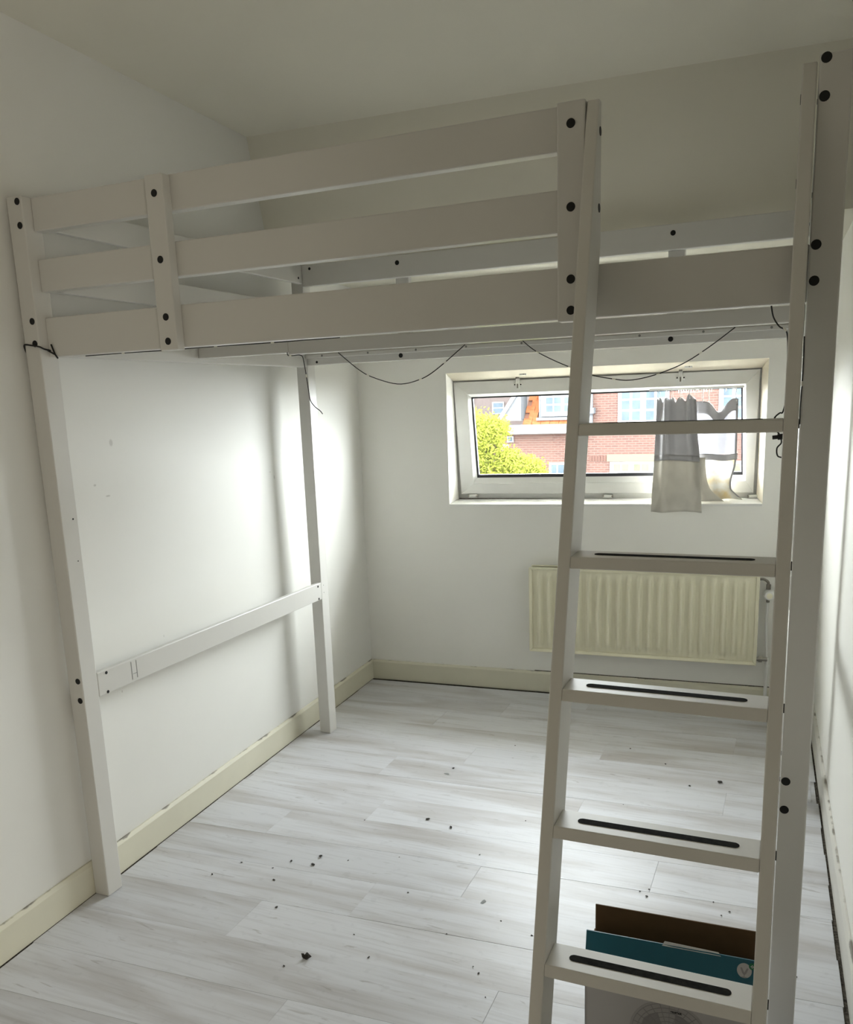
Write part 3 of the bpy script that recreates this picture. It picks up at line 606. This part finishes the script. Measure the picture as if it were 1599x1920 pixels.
for i, (x, y, r) in enumerate(CR):
    if x > 1.6 and -.25 < y < .02 and x < 2.1: continue
    where = ('right of the right front post, beside the skirting' if x > 2.05 else 'seen between the ladder rungs, beyond the open box' if x > 1.5 else
             'near the left wall and its skirting' if x < .56 else 'far back, near the radiator wall' if y > 1.25 else 'in the middle of the room' if y > .45 else 'close to the front, left of the ladder')
    blob('crumb', x, y, r, 'crumb', 'tiny dark crumb on the plank floor ' + where, 'crumb', 'crumbs ' + where, seed=i)
blob('crumb', .596,.457,.0075,'crumb','dark clod of dirt on the floor, upper one of a close pair','crumb',seed=101)
blob('crumb', .599,.402,.0075,'crumb','dark flat clod of dirt on the floor, lower one of a close pair','crumb',flat=.35,seed=103)
blob('debris', .765,1.238,.009,'stain','round grey stuck spot on the floor in front of far wall','debris',flat=.1,seed=104)
blob('debris', 1.228,.395,.008,'stain','pale grey round spot on floor left of the ladder','debris',flat=.06,seed=106)
sc = thing('scrap', (.841,-.043,0), 'torn dark folded scrap standing on the floor near the front', 'debris')
MB().hexa([(.832,-.050,.0),(.846,-.053,.0),(.852,-.034,.0),(.835,-.030,.0),(.836,-.047,.010),(.841,-.049,.013),(.846,-.037,.008),(.838,-.035,.012)]).build('clod', M['crumb'], sc)
MB().hexa([(.831,-.052,.004),(.834,-.053,.004),(.836,-.046,.005),(.833,-.045,.005),(.828,-.051,.016),(.831,-.052,.016),(.835,-.046,.013),(.832,-.045,.013)]).build('torn_corner', M['crumb'], sc)
MB().hexa([(.846,-.050,.004),(.849,-.050,.004),(.851,-.040,.005),(.847,-.039,.005),(.850,-.052,.017),(.853,-.051,.017),(.852,-.043,.012),(.848,-.042,.012)]).build('torn_corner', M['crumb'], sc)

# ------------------------------------------------------------------ outdoors, about 28 m away across the street
YE = 25.9
def ex(x12): return 2*x12 - 2.069
def ez(z12): return 2*z12 - 1.56
def far_window(parent, x0, x1, z0, z1, cols, rows, m='ext_pane', y=YE):
    f = MB().box(x0, x1, y-.06, y+.05, z0, z1).build('window', M['ext_white'], parent)
    for (a, b) in cols:
        for (c, d) in rows: MB().box(a, b, y-.075, y-.055, c, d).build('pane', M[m], f)
    return f
hs = thing('opposite_house', (0, YE, -6.5), 'brick town house across the street with white windows and orange tiled roof', 'building')
MB().box(-11, -4.15, YE, YE+9, -6.5, .40).build('wall', M['brick'], hs)
MB().box(-4.15, 12, YE-.02, YE+9, -6.5, 4.6).build('wall', M['brick'], hs, label='taller brick wall on the right')
MB().box(-6.95, -4.15, YE-.35, YE+.1, .41, .69).build('cornice', M['ext_white'], hs, bevel=.03)
MB().box(-6.95, -4.15, YE-.40, YE-.3, .62, .72).build('gutter', M['ext_grey'], hs)
MB().prism([(YE-.2,.68),(YE+3.2,4.4),(YE+6.5,.68)], -6.33, -4.15, lambda p, x: (x, p[0], p[1])).build('roof', M['tile_dk'], hs)
for r in range(9):           # roof tiles: rows and columns of pieces on the visible slope
    for c in range(7):
        x0 = -6.31 + c*.306 + (.15 if r % 2 else 0); z0 = .70 + r*.20
        if x0+.3 > -4.2: continue
        if x0+.3 > -5.70 and r > 0: continue
        ya = YE - .22 + (z0-.68)*.914
        MB().hexa([(x0,ya-.05,z0),(x0+.295,ya-.05,z0),(x0+.295,ya+.0,z0),(x0,ya+.0,z0),(x0,ya+.14,z0+.215),(x0+.295,ya+.14,z0+.215),(x0+.295,ya+.19,z0+.215),(x0,ya+.19,z0+.215)]).build('roof_tile', M['tile'], hs)
dm = MB().box(-5.80, -4.30, YE-.05, YE+2.4, .90, 2.7).build('dormer', M['ext_grey'], hs)
f = MB().box(-5.71, -4.50, YE-.12, YE-.04, .97, 2.45).build('window', M['ext_white'], hs)
for a, b in ((ex(-1.735),ex(-1.625)),(ex(-1.60),ex(-1.49)),(ex(-1.43),ex(-1.32))):
    for c, d in ((ez(1.335),ez(1.435)),(ez(1.465),ez(1.565)),(ez(1.595),ez(1.695))): MB().box(a, b, YE-.135, YE-.11, c, d).build('pane', M['ext_pane'], f)
MB().box(-5.85, -4.30, YE-.2, YE-.02, .84, .93).build('dormer_apron', M['ext_grey'], hs)
MB().prism([(-7.08,.86),(-6.34,.86),(-6.34,1.9)], YE-.3, YE+.4, lambda p, y: (p[0], y, p[1])).build('gable_cheek', M['ext_grey'], hs)
MB().prism([(-7.20,.86),(-7.04,.86),(-6.34,1.86),(-6.34,2.05)], YE-.36, YE+.4, lambda p, y: (p[0], y, p[1])).build('coping', M['ext_white'], hs)
PC = [(-.509,-.389),(-.347,-.223),(-.132,-.008),(.034,.158)]
far_window(hs, ex(-.571), ex(.22), ez(1.137), ez(1.86), [(ex(a),ex(b)) for a, b in PC], [(ez(a),ez(b)) for a, b in ((1.165,1.305),(1.34,1.475),(1.505,1.64),(1.67,1.80))])
far_window(hs, ex(-.691), ex(.06), ez(-.25), ez(.513), [(ex(a),ex(b)) for a, b in ((-.626,-.525),(-.496,-.393),(-.306,-.206),(-.182,-.074))], [(ez(a),ez(b)) for a, b in ((.365,.475),(.20,.335),(.03,.17))], 'ext_pane_g')
far_window(hs, ex(.95), ex(1.75), ez(1.137), ez(1.86), [(ex(a),ex(b)) for a, b in ((1.02,1.14),(1.18,1.30),(1.40,1.52),(1.56,1.68))], [(ez(a),ez(b)) for a, b in ((1.165,1.305),(1.34,1.475),(1.505,1.64))])
far_window(hs, ex(.95), ex(1.75), ez(-.25), ez(.513), [(ex(a),ex(b)) for a, b in ((1.02,1.14),(1.18,1.30),(1.40,1.52),(1.56,1.68))], [(ez(a),ez(b)) for a, b in ((.365,.475),(.20,.335),(.03,.17))], 'ext_pane_g')
far_window(hs, ex(-1.70), ex(-1.18), ez(-.25), ez(.508), [(ex(a),ex(b)) for a, b in ((-1.66,-1.575),(-1.545,-1.45),(-1.40,-1.31),(-1.28,-1.20))], [(ez(a),ez(b)) for a, b in ((.33,.47),(.15,.30))])
far_window(hs, ex(-2.425), ex(-2.312), ez(.85), ez(.95), [(ex(-2.405),ex(-2.332))], [(ez(.868),ez(.932))])
MB().box(ex(-.74), ex(.1), YE-.04, YE, ez(.52), ez(.63)).build('lintel', M['lintel'], hs)
for i in range(14): MB().box(-4.12+i*.092, -4.12+i*.092+.078, YE-.035, YE, ez(.52), ez(.61)).build('soldier_brick', M['soldier'], hs)
MB().cyl((ex(-.99),YE-.15,.7), (ex(-.99),YE-.15,5), .06, 10).build('downpipe', M['ext_grey'], hs)
MB().box(ex(-1.06), ex(-.93), YE-.3, YE-.02, ez(1.29), ez(1.38)).build('rain_hopper', M['ext_grey'], hs)
n2 = thing('neighbour_house', (-9, 35.2, -6.5), 'greyish brick house further left beyond the tree', 'building')
MB().box(-15, -8, 35.2, 42, -6.5, 2.6).build('wall', M['brick2'], n2)
MB().prism([(35,2.6),(38,5.2),(42.2,2.6)], -14.2, -6.7, lambda p, x: (x, p[0], p[1])).build('roof', M['tile_dk'], n2)
f = MB().box(-10.60, -10.05, 35.13, 35.22, .93, 1.46).build('window', M['ext_white'], n2)
for z0, z1 in ((.97,1.18),(1.23,1.42)): MB().box(-10.55, -10.10, 35.11, 35.14, z0, z1).build('pane', M['ext_pane'], f)
f = MB().box(-12.2, -11.5, 35.13, 35.22, .8, 1.9).build('window', M['ext_white'], n2)
for z0, z1 in ((.86,1.32),(1.38,1.84)): MB().box(-12.14, -11.56, 35.11, 35.14, z0, z1).build('pane', M['ext_pane'], f)
tag(MB().box(-60, 60, 3.2, 70, -6.7, -6.5).build('street', M['street']), kind='structure')
# tree in front
tr = thing('street_tree', (-3.1, 12.3, -6.5), 'bright yellow-green leafy tree seen through the lower left of window', 'tree')
MB().tube(smooth_path([(-3.1,12.3,-6.5),(-3.05,12.3,-4),(-2.9,12.35,-2),(-2.7,12.2,-.3),(-2.6,12.2,.8)], 5), .14, 8).build('trunk', M['bark'], tr, smooth=True)
for q_ in ([(-2.9,12.35,-2),(-2.3,12.1,-.9),(-1.95,12.0,.2)], [(-2.8,12.3,-1),(-3.2,12.2,.1),(-3.1,12.1,.95)], [(-3.0,12.3,-2.5),(-3.7,12.3,-1.2),(-4.1,12.4,.2)]): MB().tube(smooth_path(q_, 5), .05, 6).build('branch', M['bark'], tr, smooth=True)
BL = [(-3.0,12.1,1.0,.40),(-2.62,12.0,1.05,.26),(-3.5,12.3,1.0,.6),(-2.75,12.1,.62,.34),(-2.42,12.0,.55,.24),(-2.25,12.0,.30,.38),(-1.97,11.9,.36,.27),(-2.7,12.1,.1,.5),(-3.3,12.2,.2,.7),(-2.2,12.1,-.3,.55),(-2.9,12.2,-.8,.9),(-3.9,12.3,-.3,.9),(-2.2,12.2,-1.1,.6),(-4.2,12.4,.9,.7)]
V, F = [], []
rn = random.Random(3)
for (x, y, z, r) in BL:
    for _ in range(int(9000*r*r)+300):
        d = Vector((rn.gauss(0,1), rn.gauss(0,1), rn.gauss(0,1))).normalized() * r * rn.uniform(.45, 1.0)*(1+.22*math.sin(7*rn.random()))
        c = Vector((x, y, z)) + d; a = Vector((rn.gauss(0,1), rn.gauss(0,1), rn.gauss(0,1))).normalized(); b = a.orthogonal().normalized(); s = rn.uniform(.014, .030)
        i = len(V); V += [c - a*s*1.6, c + b*s*.6, c + a*s*1.6, c - b*s*.6]; F.append((i, i+1, i+2, i+3))
me = bpy.data.meshes.new('foliage'); me.from_pydata(V, [], F); me.materials.append(M['leaf'])
o = bpy.data.objects.new('foliage', me); COL.objects.link(o); o.parent = tr; o.matrix_parent_inverse = parent_inv(tr); o['kind'] = 'stuff'
